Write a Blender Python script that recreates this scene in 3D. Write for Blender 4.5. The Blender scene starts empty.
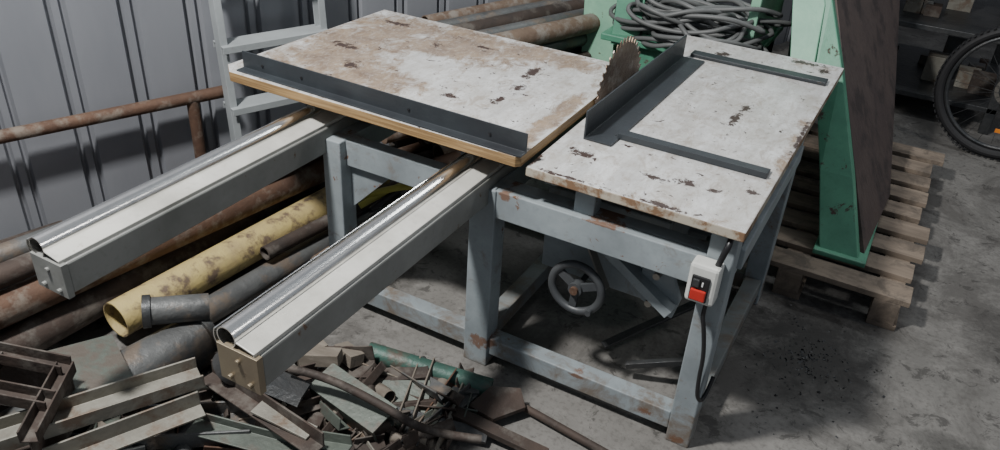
import bpy, bmesh, math, random
from mathutils import Vector, Matrix
random.seed(7)
SC=bpy.context.scene

# ------------------------------------------------------------------ camera
Xv=Vector((.8715,.2954,-.3915)).normalized()
Yv=Vector((.4876,-.4308,.7594)); Yv=(Yv-Xv*Yv.dot(Xv)).normalized()
Zv=Xv.cross(Yv)
H=1.75
right=Vector((Xv.x,Yv.x,Zv.x)); up=-Vector((Xv.y,Yv.y,Zv.y)); back=-Vector((Xv.z,Yv.z,Zv.z))
m=Matrix(((right.x,up.x,back.x,0),(right.y,up.y,back.y,0),(right.z,up.z,back.z,H),(0,0,0,1)))
cd=bpy.data.cameras.new("camera"); cam=bpy.data.objects.new("camera",cd)
SC.collection.objects.link(cam); cam.matrix_world=m
cd.sensor_width=36; cd.lens=802/1000*36; cd.clip_start=.02
SC.camera=cam

# ------------------------------------------------------------------ materials
class MB:
    def __init__(s,name):
        s.m=bpy.data.materials.new(name); s.m.use_nodes=True
        s.nt=s.m.node_tree; s.N=s.nt.nodes; s.L=s.nt.links
        s.b=s.N["Principled BSDF"]
        s.tc=s.N.new("ShaderNodeTexCoord").outputs["Object"]
    def put(s,inp,v):
        if isinstance(v,bpy.types.NodeSocket): s.L.new(v,inp)
        else:
            if hasattr(inp.default_value,'__len__') and len(inp.default_value)==4 and len(v)==3: v=(*v,1)
            inp.default_value=v
    def noise(s,scale,detail=4,rough=.6,dist=0,stretch=None,off=(0,0,0),rot=None):
        n=s.N.new("ShaderNodeTexNoise")
        mp=s.N.new("ShaderNodeMapping"); s.L.new(s.tc,mp.inputs[0])
        if stretch: mp.inputs["Scale"].default_value=stretch
        if rot: mp.inputs["Rotation"].default_value=rot
        mp.inputs["Location"].default_value=off
        s.L.new(mp.outputs[0],n.inputs["Vector"])
        n.inputs["Scale"].default_value=scale; n.inputs["Detail"].default_value=detail
        n.inputs["Roughness"].default_value=rough; n.inputs["Distortion"].default_value=dist
        return n.outputs["Fac"]
    def rng(s,v,a,b,c=0,d=1):
        n=s.N.new("ShaderNodeMapRange"); s.put(n.inputs[0],v)
        for i,x in enumerate((a,b,c,d)): n.inputs[i+1].default_value=x
        return n.outputs[0]
    def math(s,op,a,b=0):
        n=s.N.new("ShaderNodeMath"); n.operation=op; s.put(n.inputs[0],a); s.put(n.inputs[1],b); return n.outputs[0]
    def mix(s,f,a,b):
        n=s.N.new("ShaderNodeMix"); n.data_type='RGBA'
        s.put(n.inputs[0],f); s.put(n.inputs[6],a); s.put(n.inputs[7],b); return n.outputs[2]
    def xyz(s):
        n=s.N.new("ShaderNodeSeparateXYZ"); s.L.new(s.tc,n.inputs[0]); return n.outputs
    def dist(s,sx,x,y,rx,ry):
        a=s.math('DIVIDE',s.math('SUBTRACT',sx[0],x),rx); b=s.math('DIVIDE',s.math('SUBTRACT',sx[1],y),ry)
        return s.math('ADD',s.math('MULTIPLY',a,a),s.math('MULTIPLY',b,b))
    def fin(s,col,rough=.6,metal=0,bump=None,bs=.2,bd=.01):
        s.put(s.b.inputs["Base Color"],col); s.put(s.b.inputs["Roughness"],rough); s.put(s.b.inputs["Metallic"],metal)
        if bump is not None:
            n=s.N.new("ShaderNodeBump"); n.inputs["Strength"].default_value=bs; n.inputs["Distance"].default_value=bd
            s.L.new(bump,n.inputs["Height"]); s.L.new(n.outputs[0],s.b.inputs["Normal"])
        return s.m

def painted(name,c,dark=None,rust=(.13,.05,.02),amt=.62,rough=.5,metal=0,scale=5,grime=False,spots=()):
    k=MB(name); dark=dark or tuple(x*.62 for x in c)
    a=k.noise(scale,5); c1=k.mix(k.rng(a,.35,.7),c,dark)
    d=k.noise(scale*9,4,.6,off=(3,1,2)); c1=k.mix(k.rng(d,.55,.75,0,.45),c1,dark)
    if grime:
        z=k.xyz()[2]; g=k.math('ADD',k.rng(z,.0,.25,.16,0),k.noise(9,7,.7,.5,off=(2,8,4)))
        c1=k.mix(k.rng(g,.56,.72,0,.85),c1,(.15,.115,.085))
    r=k.noise(scale*2.3,8,.7,.4,off=(5,5,5)); f=k.rng(r,amt,amt+.04)
    for (x,z,rx,rz) in spots:   # rust at welds (x,z position on the front face)
        o=k.xyz(); dd=k.dist((o[0],o[2]),x,z,rx,rz)
        dd=k.math('ADD',dd,k.math('MULTIPLY',k.math('SUBTRACT',k.noise(25,7,.75,.3),.5),5)); f=k.math('MAXIMUM',f,k.rng(dd,.4,1.0,.85,0))
    return k.fin(k.mix(f,c1,rust),k.rng(f,0,1,rough,.85),metal,r,.15)
def rusty(name,c1,c2,c3=None,rough=.75,metal=.3,scale=6):
    k=MB(name); a=k.noise(scale,8,.7,.3); col=k.mix(k.rng(a,.35,.65),c1,c2)
    if c3: col=k.mix(k.rng(k.noise(scale*1.7,6,.65,off=(4,7,1)),.5,.62),col,c3)
    return k.fin(col,rough,metal,k.noise(scale*8,5),.3)
def plain(name,c,rough=.5,metal=0):
    k=MB(name); a=k.noise(20,4); return k.fin(k.mix(k.rng(a,.3,.7,0,.5),c,tuple(x*.7 for x in c)),rough,metal)

M={}
M['frame']=painted("frame_grey_blue_paint",(.29,.33,.35),(.18,.205,.22),(.15,.07,.035),.63,.45,grime=True,
     spots=[(-.95,.09,.04,.03),(-.40,.07,.03,.015),(-.62,.10,.03,.008),(-.28,.02,.03,.02),(-1.5,.1,.03,.02),(-.9,.64,.02,.015),(-.60,.648,.06,.005)])
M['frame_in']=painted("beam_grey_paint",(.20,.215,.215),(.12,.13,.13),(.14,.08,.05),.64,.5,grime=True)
M['beam']=painted("rail_beam_grey_paint",(.235,.24,.23),(.15,.155,.145),(.14,.09,.06),.64,.45)
M['white_rail']=painted("rail_white_paint",(.54,.535,.50),(.34,.335,.305),(.2,.13,.08),.66,.35)
M['black_paint']=painted("black_angle_paint",(.035,.042,.048),(.02,.022,.026),(.12,.09,.07),.68,.38)
M['chrome']=plain("chrome_steel",(.99,.98,.95),.24,1)
M['brass_plate']=painted("end_plate_zinc",(.32,.27,.19),(.21,.17,.12),(.12,.08,.05),.62,.4,.5)
M['bolt']=plain("bolt_steel",(.35,.33,.3),.4,.8)
M['steel_dark']=rusty("dark_cast_steel",(.05,.055,.06),(.10,.10,.10),None,.45,.6)
M['wheel']=painted("handwheel_grey",(.085,.09,.095),(.05,.055,.06),(.12,.08,.06),.64,.45,.2)
M['blade']=rusty("saw_blade_steel",(.22,.16,.12),(.12,.075,.05),(.30,.27,.24),.4,.7,9)
M['box']=plain("switch_box_plastic",(.62,.63,.6),.4)
M['red']=plain("switch_red",(.50,.03,.02),.35)
M['blackp']=plain("black_plastic",(.015,.015,.017),.4)
M['rubber']=plain("black_rubber",(.02,.02,.022),.6)
M['green']=painted("green_machine_paint",(.12,.34,.22),(.07,.22,.145),(.08,.06,.05),.60,.45)
M['green_l']=painted("light_green_paint",(.28,.52,.37),(.18,.38,.27),(.12,.1,.07),.63,.45)
M['brown_plate']=rusty("brown_rusted_plate",(.075,.055,.052),(.105,.078,.068),(.05,.038,.036),.7,0,4)
M['cable']=plain("grey_cable",(.12,.125,.125),.5)
M['rust_a']=rusty("rust_brown",(.15,.085,.055),(.08,.046,.033),(.20,.165,.135))
M['rust_b']=rusty("rust_dark",(.075,.053,.043),(.042,.034,.030),(.12,.105,.092))
M['rust_c']=rusty("rust_tan",(.21,.155,.115),(.13,.085,.06),(.26,.23,.20))
M['yellow']=rusty("yellow_pipe_paint",(.50,.40,.16),(.36,.28,.14),(.14,.10,.07),.6,0,9)
M['grey_st']=rusty("grey_steel",(.13,.135,.135),(.075,.077,.078),(.16,.13,.105),.5,.3)
M['lt_st']=rusty("pale_steel",(.27,.26,.225),(.175,.165,.14),(.16,.12,.09),.55,.2)
M['grn_st']=rusty("grey_green_steel",(.12,.14,.12),(.08,.092,.08),(.11,.095,.08),.55,.2)
M['teal']=rusty("teal_pipe_paint",(.05,.125,.10),(.035,.08,.065),(.09,.075,.06),.5,.1)
M['ladder']=painted("ladder_grey_paint",(.36,.39,.4),(.27,.29,.3),(.16,.11,.08),.66,.45)
M['yhose']=plain("yellow_hose",(.40,.38,.07),.5)
M['white']=plain("white_paint",(.75,.75,.75),.5)
M['orange']=plain("orange_reflector",(.8,.25,.03),.3)

# worn table tops --------------------------------------------------
def table_mat(name,chips,brown_pts,rot,thr=.5,str_=.3,midf=.65):
    k=MB(name)
    st=(1,str_,1); rr=(0,0,rot)
    s1=k.noise(17,8,.72,.5,stretch=st,rot=rr); s2=k.noise(4.2,8,.74,.7,off=(2,2,2)); fine=k.noise(75,6,.8,.4,stretch=(1,.5,1),off=(7,1,0),rot=rr)
    blot=k.noise(7,8,.72,.7,off=(6,2,5)); mid=k.noise(22,7,.75,.8,off=(3,7,5),stretch=(1,.6,1),rot=rr)
    col=k.mix(k.rng(s1,.36,.66),(.63,.64,.645),(.42,.42,.415))
    col=k.mix(k.rng(blot,.44,.64,0,.7),col,(.38,.365,.335))
    col=k.mix(k.rng(mid,.52,.62,0,midf),col,(.29,.24,.19))
    col=k.mix(k.rng(fine,.52,.70,0,.6),col,(.24,.20,.165))
    w=None; sx=k.xyz(); wob2=k.noise(30,7,.8,.5,off=(1,3,8))
    for (x,y,rx,ry) in brown_pts:
        f=k.rng(k.dist(sx,x,y,rx,ry),.1,2.4,1,0)
        w=f if w is None else k.math('MAXIMUM',w,f)
    base=k.math('ADD',k.math('MULTIPLY',w,.26),k.math('ADD',k.math('MULTIPLY',s2,.65),k.math('MULTIPLY',mid,.4)))
    f=k.rng(base,thr+.02,thr+.12)
    br=k.mix(k.rng(k.noise(14,7,.75,off=(8,8,1)),.35,.65),(.12,.070,.040),(.27,.19,.12))
    col=k.mix(k.math('MULTIPLY',f,.86),col,br)
    col=k.mix(k.math('MULTIPLY',f,k.rng(fine,.5,.62,0,.55)),col,(.42,.39,.35))
    cf=None
    for (x,y,rx,ry) in chips:
        d=k.math('ADD',k.math('SQRT',k.dist(sx,x,y,rx,ry)),k.math('MULTIPLY',k.math('SUBTRACT',wob2,.5),7.5))
        g=k.rng(d,.75,.9,1,0)
        cf=g if cf is None else k.math('MAXIMUM',cf,g)
    sp=k.noise(38,4,.6,.8,off=(9,2,2)); cf=k.math('MAXIMUM',cf,k.rng(sp,.655,.675))
    col=k.mix(cf,col,(.05,.032,.027))
    return k.fin(col,k.rng(f,0,1,.36,.6),0,k.math('ADD',s1,k.math('MULTIPLY',cf,-.6)),.12,.004)
M['wood_top']=table_mat("worn_painted_plywood",
   [(-1.62,2.0,.03,.03),(-1.76,2.14,.05,.02),(-1.08,2.03,.012,.03),(-1.08,2.15,.02,.05),(-1.36,2.42,.05,.012),(-1.5,2.34,.02,.02),(-1.1,2.3,.02,.05),(-1.22,1.97,.03,.012),(-1.75,2.45,.06,.015)],
   [(-1.72,2.15,.20,.36),(-1.50,2.40,.38,.16),(-1.18,2.47,.3,.09),(-1.55,1.95,.25,.10),(-.88,2.0,.03,.3),(-1.3,1.78,.5,.03)],math.radians(30),.615)
M['steel_top']=table_mat("worn_painted_steel_top",
   [(-.74,1.90,.035,.02),(-.52,1.88,.035,.015),(-.43,1.90,.025,.015),(-.36,1.9,.02,.01),(-.44,2.42,.012,.07),(-.43,2.52,.02,.03),(-.72,1.745,.08,.008),(-.45,1.745,.08,.01),(-.825,1.8,.008,.05),(-.27,1.95,.02,.012),(-.65,2.99,.03,.03),(-.36,3.10,.06,.02),(-.235,2.4,.008,.14),(-.28,3.05,.02,.03)],
   [(-.8,2.9,.1,.2),(-.3,3.1,.2,.08),(-.24,2.3,.03,.6),(-.7,2.35,.04,.25),(-.55,1.75,.3,.03)],math.radians(12),.75,.25,.5)
k=MB("plywood_edge"); lay=k.noise(3,3,.5,stretch=(2,2,60)); M['ply']=k.fin(k.mix(k.rng(lay,.4,.6),(.36,.235,.11),(.22,.135,.06)),.6)
k=MB("table_edge_paint"); a=k.noise(14,6,.7); M['edge']=k.fin(k.mix(k.rng(a,.45,.56),(.42,.38,.31),(.2,.12,.07)),.5)
# concrete
k=MB("concrete_floor"); a=k.noise(1.1,8,.65); b=k.noise(9,8,.7,off=(3,3,3)); c=k.noise(60,4,.6)
col=k.mix(k.rng(a,.35,.65),(.20,.192,.18),(.125,.12,.112)); col=k.mix(k.rng(b,.5,.75,0,.7),col,(.25,.24,.225))
col=k.mix(k.rng(k.noise(2.3,8,.75,.6,off=(9,4,0)),.47,.59,0,.75),col,(.075,.07,.065)); col=k.mix(k.rng(c,.5,.7,0,.6),col,(.08,.074,.068))
col=k.mix(k.rng(k.noise(12,7,.75,.9,off=(4,9,2)),.56,.62,0,.75),col,(.045,.042,.039))
sx=k.xyz(); wob=k.noise(11,8,.8,.5)
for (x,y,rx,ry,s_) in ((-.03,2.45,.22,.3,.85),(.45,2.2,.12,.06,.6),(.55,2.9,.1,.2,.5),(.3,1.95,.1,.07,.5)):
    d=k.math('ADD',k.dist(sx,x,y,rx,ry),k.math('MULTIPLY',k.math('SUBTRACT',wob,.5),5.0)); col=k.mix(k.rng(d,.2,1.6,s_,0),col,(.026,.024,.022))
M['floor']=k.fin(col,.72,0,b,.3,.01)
k=MB("grey_corrugated_sheet"); a=k.noise(2,6,.6,stretch=(1,1,.25)); M['wall']=k.fin(k.mix(k.rng(a,.35,.7),(.27,.28,.305),(.205,.215,.24)),.45,.1,a,.05)
k=MB("pallet_wood"); a=k.noise(6,7,.65,.3,stretch=(.3,3,2)); bb_=k.noise(9,7,.7,.5,off=(4,4,4)); M['pallet']=k.fin(k.mix(k.rng(bb_,.48,.62,0,.7),k.mix(k.rng(a,.35,.65),(.25,.20,.155),(.14,.11,.085)),(.07,.058,.048)),.8,0,a,.3)
k=MB("bleached_wood_block"); a=k.noise(9,6,.65,.3,stretch=(.3,3,2)); M['block']=k.fin(k.mix(k.rng(a,.35,.65),(.20,.175,.145),(.12,.10,.08)),.8,0,a,.3)

# ------------------------------------------------------------------ mesh helpers
def empty(name,loc=(0,0,0)):
    e=bpy.data.objects.new(name,None); SC.collection.objects.link(e); e.location=loc; e.empty_display_size=.1
    return e
def mk(name,bm,mat,parent=None,smooth=False,bevel=0):
    me=bpy.data.meshes.new(name); bmesh.ops.recalc_face_normals(bm,faces=bm.faces); bm.to_mesh(me); bm.free()
    o=bpy.data.objects.new(name,me); SC.collection.objects.link(o)
    for x in (mat if isinstance(mat,(list,tuple)) else [mat]): me.materials.append(M[x])
    if smooth:
        for p in me.polygons: p.use_smooth=True
        try: me.set_sharp_from_angle(angle=math.radians(40))
        except Exception: pass
    if bevel:
        b=o.modifiers.new("bevel",'BEVEL'); b.width=bevel; b.segments=2; b.limit_method='ANGLE'
    if parent: o.parent=parent
    return o
def bx(bm,x0,x1,y0,y1,z0,z1,mi=0):
    v=[bm.verts.new(p) for p in [(x0,y0,z0),(x1,y0,z0),(x1,y1,z0),(x0,y1,z0),(x0,y0,z1),(x1,y0,z1),(x1,y1,z1),(x0,y1,z1)]]
    for f in [(0,3,2,1),(4,5,6,7),(0,1,5,4),(1,2,6,5),(2,3,7,6),(3,0,4,7)]:
        bm.faces.new([v[i] for i in f]).material_index=mi
def box(name,x0,x1,y0,y1,z0,z1,mat,parent=None,bevel=.003):
    bm=bmesh.new(); bx(bm,x0,x1,y0,y1,z0,z1); return mk(name,bm,mat,parent,bevel=bevel)
def basis(p0,p1,upv=(0,0,1)):
    p0=Vector(p0);p1=Vector(p1); w=(p1-p0).normalized(); u=Vector(upv)
    if abs(w.dot(u))>.98: u=Vector((0,1,0))
    s=w.cross(u).normalized(); u=s.cross(w).normalized(); return p0,p1,s,u
def prof(bm,pts,p0,p1,upv=(0,0,1),mi=0):
    """extrude closed 2-D outline along p0->p1 (x=side,y=up)"""
    p0,p1,s,u=basis(p0,p1,upv)
    a=[bm.verts.new(p0+s*x+u*y) for x,y in pts]; b=[bm.verts.new(p1+s*x+u*y) for x,y in pts]
    n=len(pts)
    for i in range(n): bm.faces.new((a[i],a[(i+1)%n],b[(i+1)%n],b[i])).material_index=mi
    bm.faces.new(a[::-1]).material_index=mi; bm.faces.new(b).material_index=mi
def Lp(w,h,t): return [(0,0),(w,0),(w,t),(t,t),(t,h),(0,h)]
def Cp(w,h,t): return [(-w/2,0),(w/2,0),(w/2,h),(w/2-t,h),(w/2-t,t),(-w/2+t,t),(-w/2+t,h),(-w/2,h)]
def Rp(w,h): return [(-w/2,-h/2),(w/2,-h/2),(w/2,h/2),(-w/2,h/2)]
def tube(bm,p0,p1,r,t=None,n=20,mi=0,upv=(0,0,1)):
    """hollow pipe (or solid rod when t is None)"""
    p0,p1,s,u=basis(p0,p1,upv)
    def ring(p,rr): return [bm.verts.new(p+s*(rr*math.cos(2*math.pi*i/n))+u*(rr*math.sin(2*math.pi*i/n))) for i in range(n)]
    A=ring(p0,r);B=ring(p1,r)
    for i in range(n): bm.faces.new((A[i],A[(i+1)%n],B[(i+1)%n],B[i])).material_index=mi
    if t is None:
        bm.faces.new(A[::-1]).material_index=mi; bm.faces.new(B).material_index=mi
    else:
        C=ring(p0,r-t);D=ring(p1,r-t)
        for i in range(n):
            j=(i+1)%n
            bm.faces.new((C[j],C[i],D[i],D[j])).material_index=mi
            bm.faces.new((A[j],A[i],C[i],C[j])).material_index=mi
            bm.faces.new((B[i],B[j],D[j],D[i])).material_index=mi
def pipe(name,p0,p1,r,mat,parent=None,t=None,n=24):
    bm=bmesh.new(); tube(bm,p0,p1,r,t,n); return mk(name,bm,mat,parent,smooth=True)
def bar(name,pts,p0,p1,mat,parent=None,upv=(0,0,1),bevel=.0015):
    bm=bmesh.new(); prof(bm,pts,p0,p1,upv); return mk(name,bm,mat,parent,bevel=bevel)
def cable(name,pts,r,mat,parent=None,cyc=False):
    c=bpy.data.curves.new(name,'CURVE'); c.dimensions='3D'; c.bevel_depth=r; c.bevel_resolution=3; c.resolution_u=8
    s=c.splines.new('NURBS'); s.points.add(len(pts)-1)
    for i,p in enumerate(pts): s.points[i].co=(*p,1)
    s.order_u=3; s.use_endpoint_u=True; s.use_cyclic_u=cyc
    c.materials.append(M[mat]); o=bpy.data.objects.new(name,c); SC.collection.objects.link(o)
    if parent: o.parent=parent
    return o
def torus(bm,c,ax,R,r,n=48,k=12,mi=0,sq=1):
    c=Vector(c); ax=Vector(ax).normalized(); u=Vector((0,0,1)) if abs(ax.z)<.9 else Vector((1,0,0))
    a=ax.cross(u).normalized(); b=ax.cross(a)
    g=[]
    for i in range(n):
        t=2*math.pi*i/n; d=a*math.cos(t)+b*math.sin(t)
        g.append([bm.verts.new(c+d*(R+r*math.cos(2*math.pi*j/k))+ax*(r*sq*math.sin(2*math.pi*j/k))) for j in range(k)])
    for i in range(n):
        for j in range(k):
            bm.faces.new((g[i][j],g[(i+1)%n][j],g[(i+1)%n][(j+1)%k],g[i][(j+1)%k])).material_index=mi
def sheet(bm,pts,ax,t,mi=0):
    a=[bm.verts.new(Vector(p)) for p in pts]; b=[bm.verts.new(Vector(p)+Vector(ax)*t) for p in pts]
    n=len(a)
    for i in range(n): bm.faces.new((a[i],a[(i+1)%n],b[(i+1)%n],b[i])).material_index=mi
    bm.faces.new(a[::-1]).material_index=mi; bm.faces.new(b).material_index=mi
def strip(bm,L,R,th,mi=0):
    """thick ribbon between two edge polylines"""
    th=Vector(th); L=[Vector(p) for p in L]; R=[Vector(p) for p in R]; n=len(L)
    a=[bm.verts.new(p) for p in L]; b=[bm.verts.new(p) for p in R]; c=[bm.verts.new(p+th) for p in R]; d=[bm.verts.new(p+th) for p in L]
    for i in range(n-1):
        for u,v in ((a,b),(b,c),(c,d),(d,a)): bm.faces.new((u[i],v[i],v[i+1],u[i+1])).material_index=mi
    bm.faces.new((a[0],d[0],c[0],b[0])).material_index=mi; bm.faces.new((a[-1],b[-1],c[-1],d[-1])).material_index=mi

# ------------------------------------------------------------------ room shell
bm=bmesh.new(); bx(bm,-6,5,-2.5,9,-.1,0); mk("floor",bm,'floor')
WD=Vector((.383,.924,0)).normalized(); WN=Vector((WD.y,-WD.x,0)); W0=Vector((-3.30,-.0,0))
def wallsheet(name,p0,d,nrm,length,h,per=.23,dep=.024):
    bm=bmesh.new(); pr=[]; s=0
    while s<length:
        pr+= [(s,0),(s+per*.60,0),(s+per*.64,dep),(s+per*.69,dep),(s+per*.72,.3*dep),(s+per*.80,.3*dep),(s+per*.83,dep),(s+per*.88,dep),(s+per*.92,0)]
        s+=per
    a=[bm.verts.new(p0+d*x-nrm*y) for x,y in pr]; b=[bm.verts.new(p0+d*x-nrm*y+Vector((0,0,h))) for x,y in pr]
    for i in range(len(a)-1): bm.faces.new((a[i],a[i+1],b[i+1],b[i]))
    o=mk(name,bm,'wall'); sm=o.modifiers.new("thick",'SOLIDIFY'); sm.thickness=.004; return o
wallsheet("wall_left",W0-WD*1.6,WD,WN,9.6,3.4)
wallsheet("wall_back",W0+WD*8.0,Vector((1,0,0)),Vector((0,-1,0)),5.5,3.4)

# ------------------------------------------------------------------ TABLE SAW
saw=empty("sliding_table_saw")
T=.07
def leg(n,x,y,z1=.65): return box(n,x,x+T,y,y+T,0,z1,'frame',saw,.004)
XL,XM,XR=-1.548,-1.012,-.318
leg("leg_front_right",XR,1.77,.735); leg("leg_front_left",XL,1.75)
box("leg_front_middle",XM,XM+.085,1.76,1.83,0,.65,'frame',saw,.004)
leg("leg_rear_right",XR,2.60,.735); leg("leg_rear_middle",XM,2.60); leg("leg_rear_left",XL,2.60)
box("apron_front_right",XM+.075,XR,1.765,1.80,.56,.65,'frame',saw)
box("apron_front_left",XL,XM+.01,1.78,1.83,.56,.648,'frame',saw)
box("apron_front_flange",XM+.075,XR,1.80,1.85,.642,.65,'frame',saw)
for n,x in (("left",XL),("middle",XM),("right",XR)):
    box("apron_side_"+n,x+.003,x+T-.003,1.82,2.6,.57,.65,'frame',saw)
    box("stretcher_side_"+n,x+.006,x+T-.006,1.82,2.6,.05,.11,'frame_in',saw)
box("apron_rear",XL+.03,-.3,2.61,2.66,.56,.65,'frame_in',saw)
box("stretcher_front",XL+.07,XR,1.772,1.83,.045,.108,'frame',saw)
box("stretcher_rear",XL+.07,XR,2.61,2.66,.045,.108,'frame_in',saw)
bm=bmesh.new(); prof(bm,[(0,0),(.16,0),(0,-.16)],(XL+.07,1.80,.56),(XL+.07,1.81,.56)); mk("gusset_left",bm,'frame',saw)
for i,(x,y) in enumerate([(-.70,1.79),(-.45,1.95),(-.60,1.95),(-.7,2.55)]):
    box(f"table_post_{i+1}",x,x+.06,y,y+.05,.645,.75,'frame',saw)
box("table_subframe_front",-.80,-.26,1.80,1.83,.72,.748,'frame',saw)
box("table_subframe_right",-.30,-.26,1.80,3.12,.66,.748,'frame',saw)
box("table_subframe_left",-.80,-.76,1.80,3.12,.70,.748,'frame_in',saw)
box("table_subframe_rear",-.80,-.26,3.08,3.12,.66,.748,'frame_in',saw)
# fixed table
bm=bmesh.new()
co=[(-.828,1.735),(-.232,1.733),(-.224,3.14),(-.84,3.14)]
lo=[bm.verts.new((x,y,.742)) for x,y in co]; hi=[bm.verts.new((x,y,.77)) for x,y in co]
bm.faces.new(hi).material_index=0; bm.faces.new(lo[::-1]).material_index=1
for i in range(4): bm.faces.new((lo[i],lo[(i+1)%4],hi[(i+1)%4],hi[i])).material_index=1
mk("fixed_table_top",bm,['steel_top','edge'],saw,bevel=.003)
# fence and guide bars
bar("rip_fence_angle",Lp(.088,.088,.006),(-.772,1.985,.771),(-.762,2.86,.771),'black_paint',saw)
box("guide_bar_front_flat",-.70,-.258,2.05,2.098,.772,.781,'black_paint',saw,.002)
box("guide_bar_front_lip",-.69,-.258,2.045,2.05,.7712,.789,'black_paint',saw,.001)
box("guide_bar_rear",-.74,-.25,2.89,2.942,.771,.783,'black_paint',saw,.002)
# wood (sliding) table
bm=bmesh.new()
co=[(-1.88,1.716),(-.852,1.716),(-.840,1.73),(-.845,2.565),(-1.90,2.565),(-1.93,1.76)]
lo=[bm.verts.new((x,y,.768)) for x,y in co]; hi=[bm.verts.new((x,y,.80)) for x,y in co]
bm.faces.new(hi).material_index=0; bm.faces.new(lo[::-1]).material_index=1
for i in range(6): bm.faces.new((lo[i],lo[(i+1)%6],hi[(i+1)%6],hi[i])).material_index=1
mk("sliding_table_board",bm,['wood_top','ply'],saw,bevel=.002)
bm=bmesh.new(); prof(bm,[(0,0),(.036,0),(.036,.005),(.005,.005),(.005,.058),(0,.058)],(-1.865,1.768,.8005),(-.836,1.752,.8005)); mk("crosscut_fence_angle",bm,'black_paint',saw,bevel=.001)
bm=bmesh.new()
for x in (-1.78,-1.62,-1.22,-.95): tube(bm,(x,1.7595-.0155*(x+1.865),.828),(x,1.762-.0155*(x+1.865),.828),.004,n=10)
mk("fence_holes",bm,'blackp',saw)
for i,y in enumerate((1.80,2.12,2.45)):
    box(f"carriage_bar_{i+1}",-1.70,-.88,y,y+.05,.745,.768,'frame_in',saw)
for i,(x,y) in enumerate([(x,y) for x in (-1.61,-1.03) for y in (1.83,2.47)]):
    pipe(f"carriage_roller_{i+1}",(x-.015,y,.748),(x+.015,y,.748),.014,'steel_dark',saw)
# rails
for nm,x in (("right",-1.028),("left",-1.61)):
    y0,y1=.845,2.72
    pipe(f"rail_{nm}_chrome_tube",(x,y0,.706),(x,y1,.706),.0250,'chrome',saw,t=.003,n=40)
    bm=bmesh.new()
    arc=[(-.033*math.cos(a),.033*math.sin(a)) for a in [math.radians(d) for d in range(-80,31,10)]]
    arc2=[(-.0355*math.cos(a),.0355*math.sin(a)) for a in [math.radians(d) for d in range(30,-81,-10)]]
    prof(bm,arc+arc2,(x,y0,.70),(x,y1,.70)); mk(f"rail_{nm}_lip",bm,'chrome',saw,smooth=True)
    bar(f"rail_{nm}_angle",[(0,.0),(.046,-.010),(.046,-.030),(.050,-.030),(.050,-.006),(0,.005)],(x+.022,y0,.700),(x+.022,y1,.700),'white_rail',saw)
    box(f"rail_{nm}_beam",x-.02,x+.078,y0+.012,y1,.600,.684,'beam',saw,.005)
    bm=bmesh.new(); bx(bm,x-.026,x+.082,y0-.004,y0+.012,.595,.686)
    tube(bm,(x+.005,y0-.012,.612),(x+.005,y0,.612),.006,n=8); tube(bm,(x+.058,y0-.012,.612),(x+.058,y0,.612),.006,n=8); tube(bm,(x+.03,y0-.010,.66),(x+.03,y0,.66),.006,n=8)
    mk(f"rail_{nm}_end_plate",bm,'brass_plate' if nm=="right" else 'beam',saw,bevel=.001)
    bm=bmesh.new()
    for i in range(9):
        y=y0+.08+i*.19; tube(bm,(x+.050,y,.690),(x+.050,y,.6965),.009,n=12)
    mk(f"rail_{nm}_screws",bm,'bolt',saw)
# blade
bm=bmesh.new(); n=44; R=.21; cx,cy,cz=-.8385,2.42,.735
ring=[]
for i in range(n):
    a=2*math.pi*i/n; ring.append((a,R)); ring.append((a+2*math.pi/n*.28,R-.004)); ring.append((a+2*math.pi/n*.42,R-.022)); ring.append((a+2*math.pi/n*.8,R-.015))
A=[bm.verts.new((cx-.0016,cy+r*math.cos(a),cz+r*math.sin(a))) for a,r in ring]
B=[bm.verts.new((cx+.0016,cy+r*math.cos(a),cz+r*math.sin(a))) for a,r in ring]
for i in range(len(A)): j=(i+1)%len(A); bm.faces.new((A[i],A[j],B[j],B[i]))
bm.faces.new(A); bm.faces.new(B[::-1])
tube(bm,(cx-.02,cy,cz),(cx+.02,cy,cz),.03,n=20)
mk("saw_blade",bm,'blade',saw)
# mechanism under table
box("trunnion_block",-.78,-.48,1.98,2.35,.36,.56,'frame_in',saw,.01)
box("trunnion_plate",-.84,-.46,1.93,1.955,.34,.62,'frame',saw,.004)
box("arbor_housing",-.80,-.60,2.15,2.55,.50,.70,'steel_dark',saw,.01)
box("dust_chute",-.76,-.50,2.1,2.5,.30,.36,'steel_dark',saw,.006)
bm=bmesh.new(); tube(bm,(-.62,2.36,.36),(-.36,2.36,.36),.10,n=28); tube(bm,(-.36,2.36,.36),(-.33,2.36,.36),.075,n=28)
for i in range(12):
    a=i*math.pi/6; c=Vector((0,math.cos(a),math.sin(a))); prof(bm,Rp(.008,.02),Vector((-.60,2.36,.36))+c*.105,Vector((-.40,2.36,.36))+c*.105,upv=tuple(c))
mk("motor",bm,'frame_in',saw,smooth=True)
bar("swing_bracket",Rp(.05,.03),(-.62,1.90,.50),(-.40,1.88,.37),'frame',saw)
bm=bmesh.new(); sheet(bm,[(-.50,1.90,.36),(-.40,1.90,.33),(-.385,1.90,.40),(-.44,1.90,.52),(-.52,1.90,.55)],(0,1,0),.02); mk("quadrant_plate",bm,'frame',saw,bevel=.003)
for i,(x,z) in enumerate(((-.47,.37),(-.42,.36),(-.46,.47))): pipe(f"quadrant_bolt_{i+1}",(x,1.875,z),(x,1.90,z),.011,'bolt',saw,n=8)
bar("bracket_arm",Rp(.03,.05),(-.56,1.95,.40),(-.44,2.2,.40),'steel_dark',saw)
bar("tie_strap",Rp(.03,.006),(-.74,1.9,.60),(-.60,1.88,.37),'bolt',saw)
bar("pivot_link",Rp(.035,.02),(-.78,1.9,.53),(-.62,1.87,.60),'bolt',saw)
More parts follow.
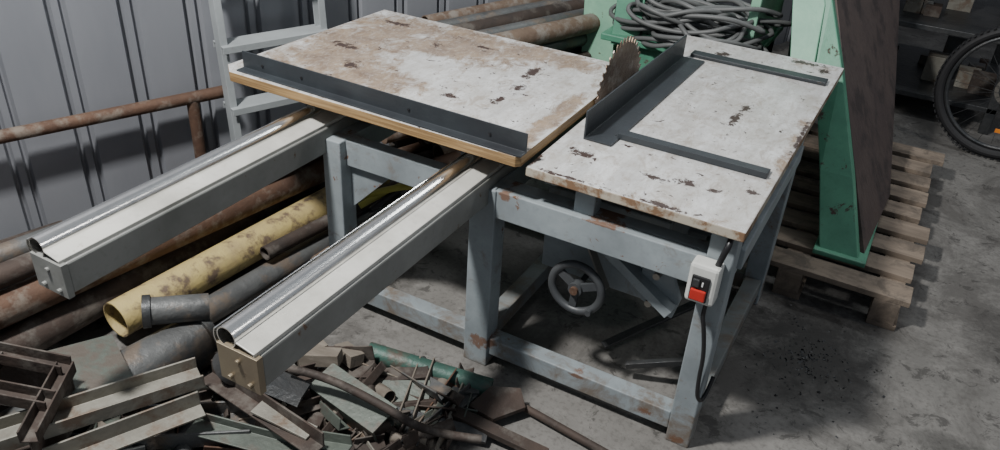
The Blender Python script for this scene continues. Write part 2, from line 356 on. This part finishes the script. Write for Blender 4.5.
for i in range(2): cable(f"motor_cable_{i+1}",[(-.40,2.2,.45),(-.36+.04*i,2.05,.5),(-.40,1.95,.58),(-.35,1.86,.63)],.008,'blackp',saw)
# handwheel
hc=Vector((-.682,1.845,.362)); hw=empty("handwheel"); hw.parent=saw
bm=bmesh.new(); torus(bm,hc,(0,1,0),.080,.0125,48,12)
tube(bm,hc+Vector((0,-.014,0)),hc+Vector((0,.02,0)),.022,n=20); tube(bm,hc+Vector((0,-.02,0)),hc+Vector((0,.09,0)),.009,n=12)
for i in range(3):
    a=math.radians(25+120*i); d=Vector((math.cos(a),0,math.sin(a)))
    prof(bm,Rp(.024,.010),hc+d*.015,hc+d*.078,upv=(0,1,0))
tube(bm,hc+Vector((.055,-.004,-.055)),hc+Vector((.055,-.03,-.055)),.010,n=12)
mk("handwheel_rim_spokes",bm,'wheel',hw,smooth=True)
pipe("handwheel_hub_cap",hc+Vector((0,-.024,0)),hc+Vector((0,-.012,0)),.013,'rust_a',hw,n=14)
bar("lever_bar",Rp(.03,.012),(-.62,2.0,.06),(-.36,2.35,.16),'steel_dark',saw)
bar("foot_link",Rp(.02,.02),(-.52,1.95,.06),(-.33,2.0,.13),'steel_dark',saw)
# switch box
box("switch_box_body",-.342,-.266,1.716,1.77,.54,.655,'box',saw,.009)
box("switch_plate",-.330,-.284,1.710,1.72,.552,.625,'blackp',saw,.002)
box("switch_red_button",-.327,-.287,1.704,1.714,.556,.588,'red',saw,.003)
box("switch_black_button",-.325,-.308,1.704,1.714,.596,.618,'steel_dark',saw,.002)
box("switch_white_mark",-.302,-.298,1.7075,1.7105,.600,.612,'white',saw,0)
cable("switch_cable_upper",[(-.275,1.80,.74),(-.262,1.745,.73),(-.272,1.738,.69),(-.280,1.742,.65)],.008,'blackp',saw)
cable("switch_cable_lower",[(-.285,1.742,.545),(-.29,1.738,.50),(-.276,1.735,.46),(-.262,1.75,.36),(-.262,1.755,.28),(-.255,1.76,.2),(-.24,1.80,.17),(-.235,1.83,.24)],.006,'blackp',saw)
box("side_rail_right",-.252,-.236,1.84,2.6,.60,.66,'frame',saw)

# ------------------------------------------------------------------ ladder
lad=empty("step_ladder")
LO=Vector((-2.33,2.07,0)); LR=LO+WD*.44
for i,p in enumerate((LO,LR)):
    bar(f"stile_{i+1}",Cp(.055,.028,.004),p+WN*.10,p-WN*.03+Vector((0,0,1.5)),'ladder',lad,upv=tuple(WD if i==0 else -WD))
for i,z in enumerate((.22,.47,.71,.95,1.2)):
    o=-WN*(.13*z/1.5)+WN*.10
    bm=bmesh.new(); prof(bm,[(-.05,0),(.05,0),(.05,.028),(.045,.028),(.045,.005),(-.045,.005),(-.045,.028),(-.05,.028)][::-1],LO+o+Vector((0,0,z)),LR+o+Vector((0,0,z)),upv=(0,0,-1))
    mk(f"tread_{i+1}",bm,'ladder',lad,bevel=.002)
# ------------------------------------------------------------------ rusty rail stand
rs=empty("rusty_pipe_stand")
pipe("top_rail",(-2.93,.64,.494),(-2.348,2.10,.494),.024,'rust_a',rs,t=.004)
for i,(x,y) in enumerate(((-2.395,1.985),(-2.88,.75))): pipe(f"post_{i+1}",(x,y,0),(x,y,.49),.023,'rust_a',rs,t=.004)

# ------------------------------------------------------------------ pipes by the wall
pp=empty("steel_pipe_pile")
P=[((-2.16,.70,.235),(-1.93,2.30,.235),.052,'rust_a'),((-1.955,1.20,.115),(-1.86,2.45,.12),.062,'yellow'),
   ((-2.12,.6,.11),(-2.05,2.4,.11),.055,'rust_b'),((-1.82,1.35,.06),(-1.73,2.4,.06),.045,'grey_st'),((-2.28,.5,.10),(-2.17,2.4,.10),.06,'rust_c'),
   ((-2.30,.35,.23),(-2.06,2.2,.23),.045,'grey_st'),((-2.45,.4,.08),(-2.32,2.0,.08),.05,'rust_a'),((-2.68,.3,.09),(-2.40,1.7,.09),.05,'rust_b'),
   ((-2.46,.3,.2),(-2.22,1.9,.2),.04,'rust_b'),((-2.21,.55,.33),(-1.94,2.2,.33),.035,'rust_b'),((-1.70,1.55,.05),(-1.66,2.6,.05),.030,'rust_b'),
   ((-1.62,1.9,.03),(-1.60,2.6,.03),.025,'rust_a'),((-2.40,.3,.32),(-2.14,1.8,.30),.035,'grey_st'),
   ((-2.80,.3,.07),(-2.50,1.5,.07),.05,'rust_a'),((-2.62,.2,.19),(-2.36,1.5,.19),.045,'rust_c'),((-2.93,.3,.06),(-2.60,1.4,.06),.045,'grey_st'),((-2.76,.2,.17),(-2.45,1.4,.17),.04,'rust_b'),
   ((-1.80,1.7,.15),(-1.70,2.5,.14),.026,'rust_b'),((-1.66,1.8,.11),(-1.64,2.6,.10),.022,'rust_c')]
for i,(a,b,r,mt) in enumerate(P): pipe(f"pipe_{i+1}",a,b,r,mt,pp,t=.005)
for i in range(3):
    cable(f"hose_{i+1}",[(-1.62+.05*i,1.95,.3),(-1.44,2.05+.05*i,.40),(-1.28,2.1,.36+.03*i),(-1.15,2.3,.24),(-1.3,2.5,.02)],.012,'yhose' if i<2 else 'blackp',saw)
bt=empty("large_steel_tube")
pipe("tube_body",(-1.80,.55,.10),(-1.68,1.30,.10),.085,'grey_st',bt,t=.006)
pipe("tube_flange",(-1.683,1.28,.10),(-1.68,1.305,.10),.098,'grey_st',bt,t=.02)
bt2=empty("steel_tube_offcut"); pipe("offcut",(-1.78,1.18,.235),(-1.66,1.32,.215),.042,'grey_st',bt2,t=.005); pipe("offcut_collar",(-1.78,1.18,.235),(-1.765,1.197,.233),.050,'steel_dark',bt2,t=.01)
# ------------------------------------------------------------------ background pipe stack
ps=empty("stacked_pipe_pile")
dP=Vector((.34,.94,0)).normalized(); nP=Vector((dP.y,-dP.x,0))
idx=0
for row in range(8):
    for c in range(5):
        r=random.choice((.028,.034,.04,.045)); L=random.uniform(1.6,2.3)
        s=Vector((-2.10,2.74,0))+nP*(c*.095+(row%2)*.045)+dP*random.uniform(-.03,.3)
        z=.05+row*.083
        if c<2: r=min(r,.036)
        idx+=1
        pipe(f"pipe_{idx}",s+Vector((0,0,z)),s+dP*L+Vector((0,0,z+random.uniform(-.01,.02))),r,random.choice(('rust_a','rust_b','rust_c','rust_b','grey_st','rust_a')),ps,t=.004,n=18)

# ------------------------------------------------------------------ green machine (left rear)
gm=empty("green_machine")
box("cabinet",-1.18,-.62,3.35,3.95,.0,.62,'green',gm,.01)
box("top_plate",-1.26,-.60,3.30,4.0,.62,.65,'green',gm,.005)
bar("column_left",Rp(.16,.10),(-1.30,3.5,0),(-1.38,3.55,1.2),'green_l',gm)
bar("column_mid",Rp(.12,.05),(-1.16,3.35,.6),(-1.20,3.5,1.2),'green',gm)
bar("arm",Rp(.10,.12),(-1.30,3.7,.98),(-.62,3.85,1.03),'green',gm)
box("side_plate",-.66,-.62,3.4,3.95,.3,.95,'green_l',gm,.004)
cc=empty("cable_coil")
for i in range(32):
    cx=-.9+random.uniform(-.16,.15); cy=3.42+random.uniform(-.08,.10); z=.662+i*.0055
    a0=random.uniform(.12,.27); b0=random.uniform(.08,.18); ph=random.random()
    cable(f"loop_{i+1}",[(cx+a0*math.cos(t)+.02*math.sin(3*t+i),cy+b0*math.sin(t),z+.03*math.sin(2*t+ph*6)) for t in [j*math.pi/6 for j in range(12)]],.010,'cable',cc,cyc=True)
# ------------------------------------------------------------------ green press frame (right) on pallet, leaning back
pf=empty("green_press_frame")
Lf=[(-.11,2.88,.145),(-.20,3.03,.40),(-.335,3.27,.70),(-.46,3.42,.94),(-.66,3.68,1.35)]
Rt=[(.035,2.88,.145),(-.075,3.03,.40),(-.235,3.25,.72),(-.355,3.40,.94),(-.56,3.66,1.35)]
bm=bmesh.new(); strip(bm,Lf,Rt,(0,.05,0)); mk("leg_front",bm,'green',pf,bevel=.004)
bm=bmesh.new(); strip(bm,[(x+.0,y+.7,z) for x,y,z in Lf],[(x,y+.7,z) for x,y,z in Rt],(0,.05,0)); mk("leg_rear",bm,'green',pf,bevel=.004)
box("foot",-.13,.06,2.86,3.66,.135,.155,'green',pf,.004)
N0=Vector((.045,2.935,.157)); u_=Vector((-.595,.77,1.193)); f_=Vector((.05,1,0))
bm=bmesh.new(); sheet(bm,[N0,N0+f_*.57,N0+u_*.464+f_*1.335,N0+u_*.56+f_*1.38,N0+u_+f_*1.0,N0+u_],u_.cross(f_).normalized(),.018); mk("brown_side_plate",bm,'brown_plate',pf)
bm=bmesh.new(); strip(bm,[(-.43,3.245,.70),(-.50,3.385,.92),(-.70,3.66,1.35)],[(-.34,3.245,.70),(-.375,3.385,.92),(-.57,3.64,1.35)],(0,.02,0)); mk("cover_plate",bm,'green_l',pf,bevel=.003)
bm=bmesh.new(); sheet(bm,[(-.50,3.9,.145),(-.40,3.9,.145),(-.46,3.95,1.3),(-.62,3.95,1.3)],(0,1,0),.06); mk("back_column",bm,'green_l',pf,bevel=.003)
bar("cross_tie",Rp(.06,.08),(-.62,3.72,1.2),(-.62,4.4,1.2),'green_l',pf)
# pallet
pl=empty("wooden_pallet")
for i in range(9):
    y=2.72+i*.168; x1=.235+random.uniform(-.025,.025)
    box(f"deck_board_{i+1}",-.56+random.uniform(-.02,.02),x1,y,y+.115,.112,.134,'pallet',pl,.002)
for j,x in enumerate((-.56,-.22,.12)):
    box(f"stringer_{j+1}",x,x+.09,2.72,4.18,.022,.112,'pallet',pl,.002)
    box(f"bottom_board_{j+1}",x,x+.1,2.72,4.18,0,.022,'pallet',pl,.002)
# ------------------------------------------------------------------ bicycle
bk=empty("bicycle")
def bwheel(nm,c):
    c=Vector(c); ax=Vector((.12,1,0)).normalized()
    bm=bmesh.new(); torus(bm,c,ax,.325,.024,72,12)
    for i in range(72):
        a=2*math.pi*i/72; u=Vector((0,0,1)); s=ax.cross(u).normalized(); d=s*math.cos(a)+u*math.sin(a)
        prof(bm,Rp(.05,.006),c+d*.349-ax.cross(d)*.007,c+d*.349+ax.cross(d)*.007,upv=tuple(d))
    mk(nm+"_tyre",bm,'rubber',bk)
    bm=bmesh.new(); torus(bm,c,ax,.292,.010,72,8); tube(bm,c-ax*.05,c+ax*.05,.018,n=14)
    for i in range(28):
        a=2*math.pi*i/28; u=Vector((0,0,1)); s=ax.cross(u).normalized(); d=s*math.cos(a)+u*math.sin(a)
        tube(bm,c+ax*(.03 if i%2 else -.03),c+d*.29,.0012,n=5)
    mk(nm+"_rim_spokes",bm,'steel_dark',bk,smooth=True)
    bm=bmesh.new(); tube(bm,c+ax*.038,c+ax*.041,.08,t=.02,n=28); mk(nm+"_brake_disc",bm,'bolt',bk)
w1=Vector((.47,4.62,.352)); w2=Vector((1.52,4.49,.352))
bwheel("front_wheel",w1); bwheel("rear_wheel",w2)
bm=bmesh.new()
hd=w1+Vector((.20,-.03,.50)); st=w2+Vector((-.42,.05,.48)); bb=w2+Vector((-.44,.05,-.06))
tube(bm,hd+Vector((.04,0,-.10)),hd+Vector((-.02,0,.06)),.025,n=16)
for p,q,r in ((hd,st,.02),(hd+Vector((.03,0,-.08)),bb,.024),(st+Vector((-.03,0,.12)),bb,.018),(bb,w2+Vector((0,.05,0)),.012),(st,w2+Vector((0,.05,0)),.010),(bb,w2+Vector((0,-.05,0)),.012),(st,w2+Vector((0,-.05,0)),.010)):
    tube(bm,p,q,r,n=14)
for s in (-.06,.06):
    tube(bm,w1+Vector((.0,s,0)),w1+Vector((.15,s*1.0-.02,.38)),.016,n=12)
tube(bm,hd+Vector((-.02,0,.06)),hd+Vector((-.05,0,.16)),.018,n=12); tube(bm,hd+Vector((-.05,-.34,.18)),hd+Vector((-.05,.34,.18)),.014,n=12)
prof(bm,Rp(.12,.04),st+Vector((-.18,0,.24)),st+Vector((.12,0,.24)))
mk("bicycle_frame",bm,'blackp',bk,smooth=True)
bm=bmesh.new(); torus(bm,bb+Vector((0,-.04,0)),(0,1,0),.09,.006,32,6); tube(bm,bb-Vector((0,.06,0)),bb+Vector((.12,-.06,-.12)),.010,n=8); bx(bm,bb.x+.08,bb.x+.17,bb.y-.16,bb.y-.07,bb.z-.13,bb.z-.11); mk("crank",bm,'steel_dark',bk)
box("reflector",w1.x-.01,w1.x+.05,w1.y-.035,w1.y-.027,w1.z-.20,w1.z-.18,'orange',bk,.001)

# ------------------------------------------------------------------ dark rack behind the plate
rk=empty("steel_rack")
for i,(x,y) in enumerate(((-.55,4.95),(.42,4.95),(-.55,5.85),(.42,5.85))): box(f"upright_{i+1}",x,x+.05,y,y+.05,0,1.8,'steel_dark',rk)
for i,z in enumerate((.12,.5,.9)): box(f"shelf_{i+1}",-.55,.47,4.95,5.9,z,z+.03,'steel_dark',rk)
bm=bmesh.new()
for i in range(46):
    x=random.uniform(-.5,.36); y=random.uniform(5,5.75); z=random.choice((.15,.53,.93)); s=random.uniform(.04,.13); bx(bm,x,x+s,y,y+s,z,z+s*random.uniform(.5,1.8),random.randint(0,3))
mk("rack_contents",bm,['grey_st','lt_st','rust_b','grey_st'],rk,bevel=.002)

# ------------------------------------------------------------------ scrap metal (left foreground)
sp=empty("scrap_metal_pile")
def S(name,pts,a,b,mt,upv=(0,0,1)): return bar(name,pts,a,b,mt,sp,upv)
S("channel_long",Cp(.085,.04,.006),(-1.68,.56,.25),(-1.41,1.06,.25),'lt_st')
S("channel_edge",Lp(.05,.05,.006),(-1.58,.62,.19),(-1.38,1.02,.20),'lt_st')
S("angle_dark",Lp(.05,.05,.006),(-1.47,1.15,.17),(-1.03,1.10,.17),'rust_b',(.2,0,1))
S("angle_flat",Lp(.06,.03,.005),(-1.40,1.02,.14),(-1.10,1.10,.13),'grn_st')
cable("bent_bar",[(-1.28,1.25,.2),(-1.2,1.28,.2),(-1.0,1.30,.17),(-.85,1.30,.14),(-.72,1.37,.13)],.012,'rust_b',sp)
S("flat_pale",Rp(.05,.008),(-1.26,1.10,.19),(-1.08,1.11,.18),'lt_st')
S("box_tube",Cp(.10,.07,.006),(-1.24,1.33,.14),(-.98,1.29,.13),'grn_st',(0,.3,-1))
pipe("teal_pipe",(-1.22,1.53,.09),(-.84,1.64,.04),.032,'teal',sp,t=.004)
S("dark_flat_bar",Rp(.04,.02),(-1.09,1.48,.06),(-.58,1.50,.03),'rust_b')
pipe("rod",(-.77,1.65,.02),(-.38,1.60,.02),.012,'rust_b',sp)
bm=bmesh.new(); sheet(bm,[(-.86,1.54,.03),(-.77,1.53,.03),(-.71,1.62,.035),(-.75,1.66,.06),(-.83,1.62,.06)],(0,.1,1),.012); mk("small_plate",bm,'rust_b',sp)
S("bracket",Lp(.08,.06,.005),(-1.30,1.44,.08),(-1.17,1.50,.10),'rust_b')
S("olive_plate",Rp(.13,.006),(-1.14,1.38,.05),(-.96,1.48,.06),'grn_st',(.2,-.3,1))
S("wide_channel",Cp(.12,.05,.007),(-1.52,.92,.10),(-1.28,1.10,.10),'grey_st')
S("wide_channel_b",Cp(.10,.045,.006),(-1.30,.98,.07),(-1.08,1.20,.07),'rust_b',(0,0,-1))
for i,(x,y,z,a,l,w_,h_) in enumerate([(-1.28,1.38,.15,.4,.12,.05,.04),(-1.36,1.42,.10,1.2,.10,.06,.05),(-1.24,1.46,.12,-.3,.09,.05,.04),(-1.42,1.34,.13,.8,.13,.045,.04),(-1.16,1.44,.05,.2,.10,.06,.05),(-1.47,1.24,.16,.1,.12,.06,.03)]):
    d=Vector((math.cos(a),math.sin(a),.1))*l*.5; c=Vector((x,y,z)); S(f"block_{i+1}",Rp(w_,h_),c-d,c+d,'block',(.1,.2,1))
bm=bmesh.new(); tube(bm,(-1.42,1.16,.20),(-1.36,1.20,.27),.055,t=.02,n=20); prof(bm,[(-.05,0),(.05,0),(.03,.02),(-.03,.02)],(-1.40,1.19,.19),(-1.22,1.24,.14)); mk("cast_hub",bm,'steel_dark',sp,smooth=True)
bm=bmesh.new(); sheet(bm,[(-1.86,.88,.24),(-1.66,.80,.23),(-1.58,.98,.22),(-1.78,1.07,.22)],(0,0,1),.006); mk("sheet_plate",bm,'grn_st',sp)
# dark welded box frame, far left
for i,(a,b) in enumerate([((-2.02,.72,.33),(-1.66,.86,.30)),((-1.92,.62,.33),(-1.58,.76,.30)),((-2.02,.72,.33),(-1.85,.52,.34)),((-1.66,.86,.30),(-1.52,.66,.30)),((-1.84,.79,.30),(-1.72,.60,.30))]):
    S(f"frame_bar_{i+1}",Cp(.045,.035,.005),a,b,'rust_b')
bm=bmesh.new(); sheet(bm,[(-1.66,.86,.30),(-1.52,.66,.30),(-1.52,.66,.16),(-1.66,.86,.16)],(-1,0,0),.006); sheet(bm,[(-2.02,.72,.33),(-1.66,.86,.30),(-1.66,.86,.16),(-2.02,.72,.18)],(0,1,0),.006); sheet(bm,[(-2.0,.7,.18),(-1.64,.84,.16),(-1.52,.66,.16),(-1.85,.5,.18)],(0,0,-1),.006); mk("frame_box_sides",bm,'rust_b',sp)
kinds=[lambda: Lp(.025+random.random()*.03,.025+random.random()*.02,.005),lambda: Cp(.035+random.random()*.035,.028,.005),lambda: Rp(.025+random.random()*.05,.014),lambda: Rp(.025,.025),lambda: Lp(.035,.035,.005),None]
n=0
for i in range(300):
    u=random.random(); v=random.random()
    x=-1.78+u*.92; yc=.80+u*.64; y=yc+(v-.5)*.46
    if y>1.64: continue
    L=random.uniform(.04,.13) if random.random()<.75 else random.uniform(.15,.36)
    a=random.uniform(0,math.pi); top=.14*(1-.75*u)
    z=.015+random.random()**1.2*top; tl=random.uniform(-.25,.25)
    d=Vector((math.cos(a),math.sin(a),tl))*L*.5; c=Vector((x,y,z))
    p0=c-d;p1=c+d; p0.z=max(p0.z,.015);p1.z=max(p1.z,.015)
    if max(p0.y,p1.y)>1.70: continue
    mt=random.choice(('rust_b','rust_b','grn_st','grey_st','rust_a','rust_b','grn_st','grey_st','block','steel_dark','rust_b','lt_st'))
    k=random.choice(kinds); n+=1
    if k is None: pipe(f"piece_{n}",p0,p1,random.uniform(.008,.026),mt,sp,t=.002,n=14)
    else: S(f"piece_{n}",k(),p0,p1,mt,(random.uniform(-.6,.6),random.uniform(-.6,.6),1))
# ------------------------------------------------------------------ debris on floor
bm=bmesh.new()
for i in range(420):
    r=abs(random.gauss(0,.2)); a=random.random()*6.28; x=-.03+r*math.cos(a)*.9; y=2.38+r*math.sin(a)*1.3; s=random.uniform(.002,.007)
    if x<-.2 or y>2.7: continue
    c=Vector((x,y,s*.3)); v=[bm.verts.new(c+Vector((random.uniform(-s,s),random.uniform(-s,s),z*s*.4))) for z in (-.7,-.7,-.7,.8,1)]
    for f in ((0,1,3),(1,2,3),(2,0,4),(0,3,4),(3,2,4),(0,2,1)): bm.faces.new([v[q] for q in f])
mk("floor_debris",bm,'steel_dark')

# ------------------------------------------------------------------ lights
def area(n,loc,tgt,size,power,col,sy=None):
    l=bpy.data.lights.new(n,'AREA'); l.size=size; l.energy=power; l.color=col
    if sy: l.shape='RECTANGLE'; l.size_y=sy
    o=bpy.data.objects.new(n,l); SC.collection.objects.link(o); o.location=loc
    o.rotation_euler=(Vector(tgt)-Vector(loc)).to_track_quat('-Z','Y').to_euler(); return o
area("ceiling_lamp",(-1.7,.35,3.3),(-.9,2.2,.3),.25,185,(1,.985,.955))
area("added_fill_right",(2.6,3.2,3.6),(1,3.0,0),.5,26,(1,.98,.95))  # added weak fill to brighten the floor on the right, no known fixture
area("added_highlight_strip",(-.4,4.4,3.3),(-1.0,1.8,.3),1.4,24,(.95,.99,1),.3)  # added strip light, put in to give the chrome rails a long highlight
w=bpy.data.worlds.new("world"); SC.world=w; w.use_nodes=True
w.node_tree.nodes["Background"].inputs[0].default_value=(.80,.88,1,1); w.node_tree.nodes["Background"].inputs[1].default_value=.25
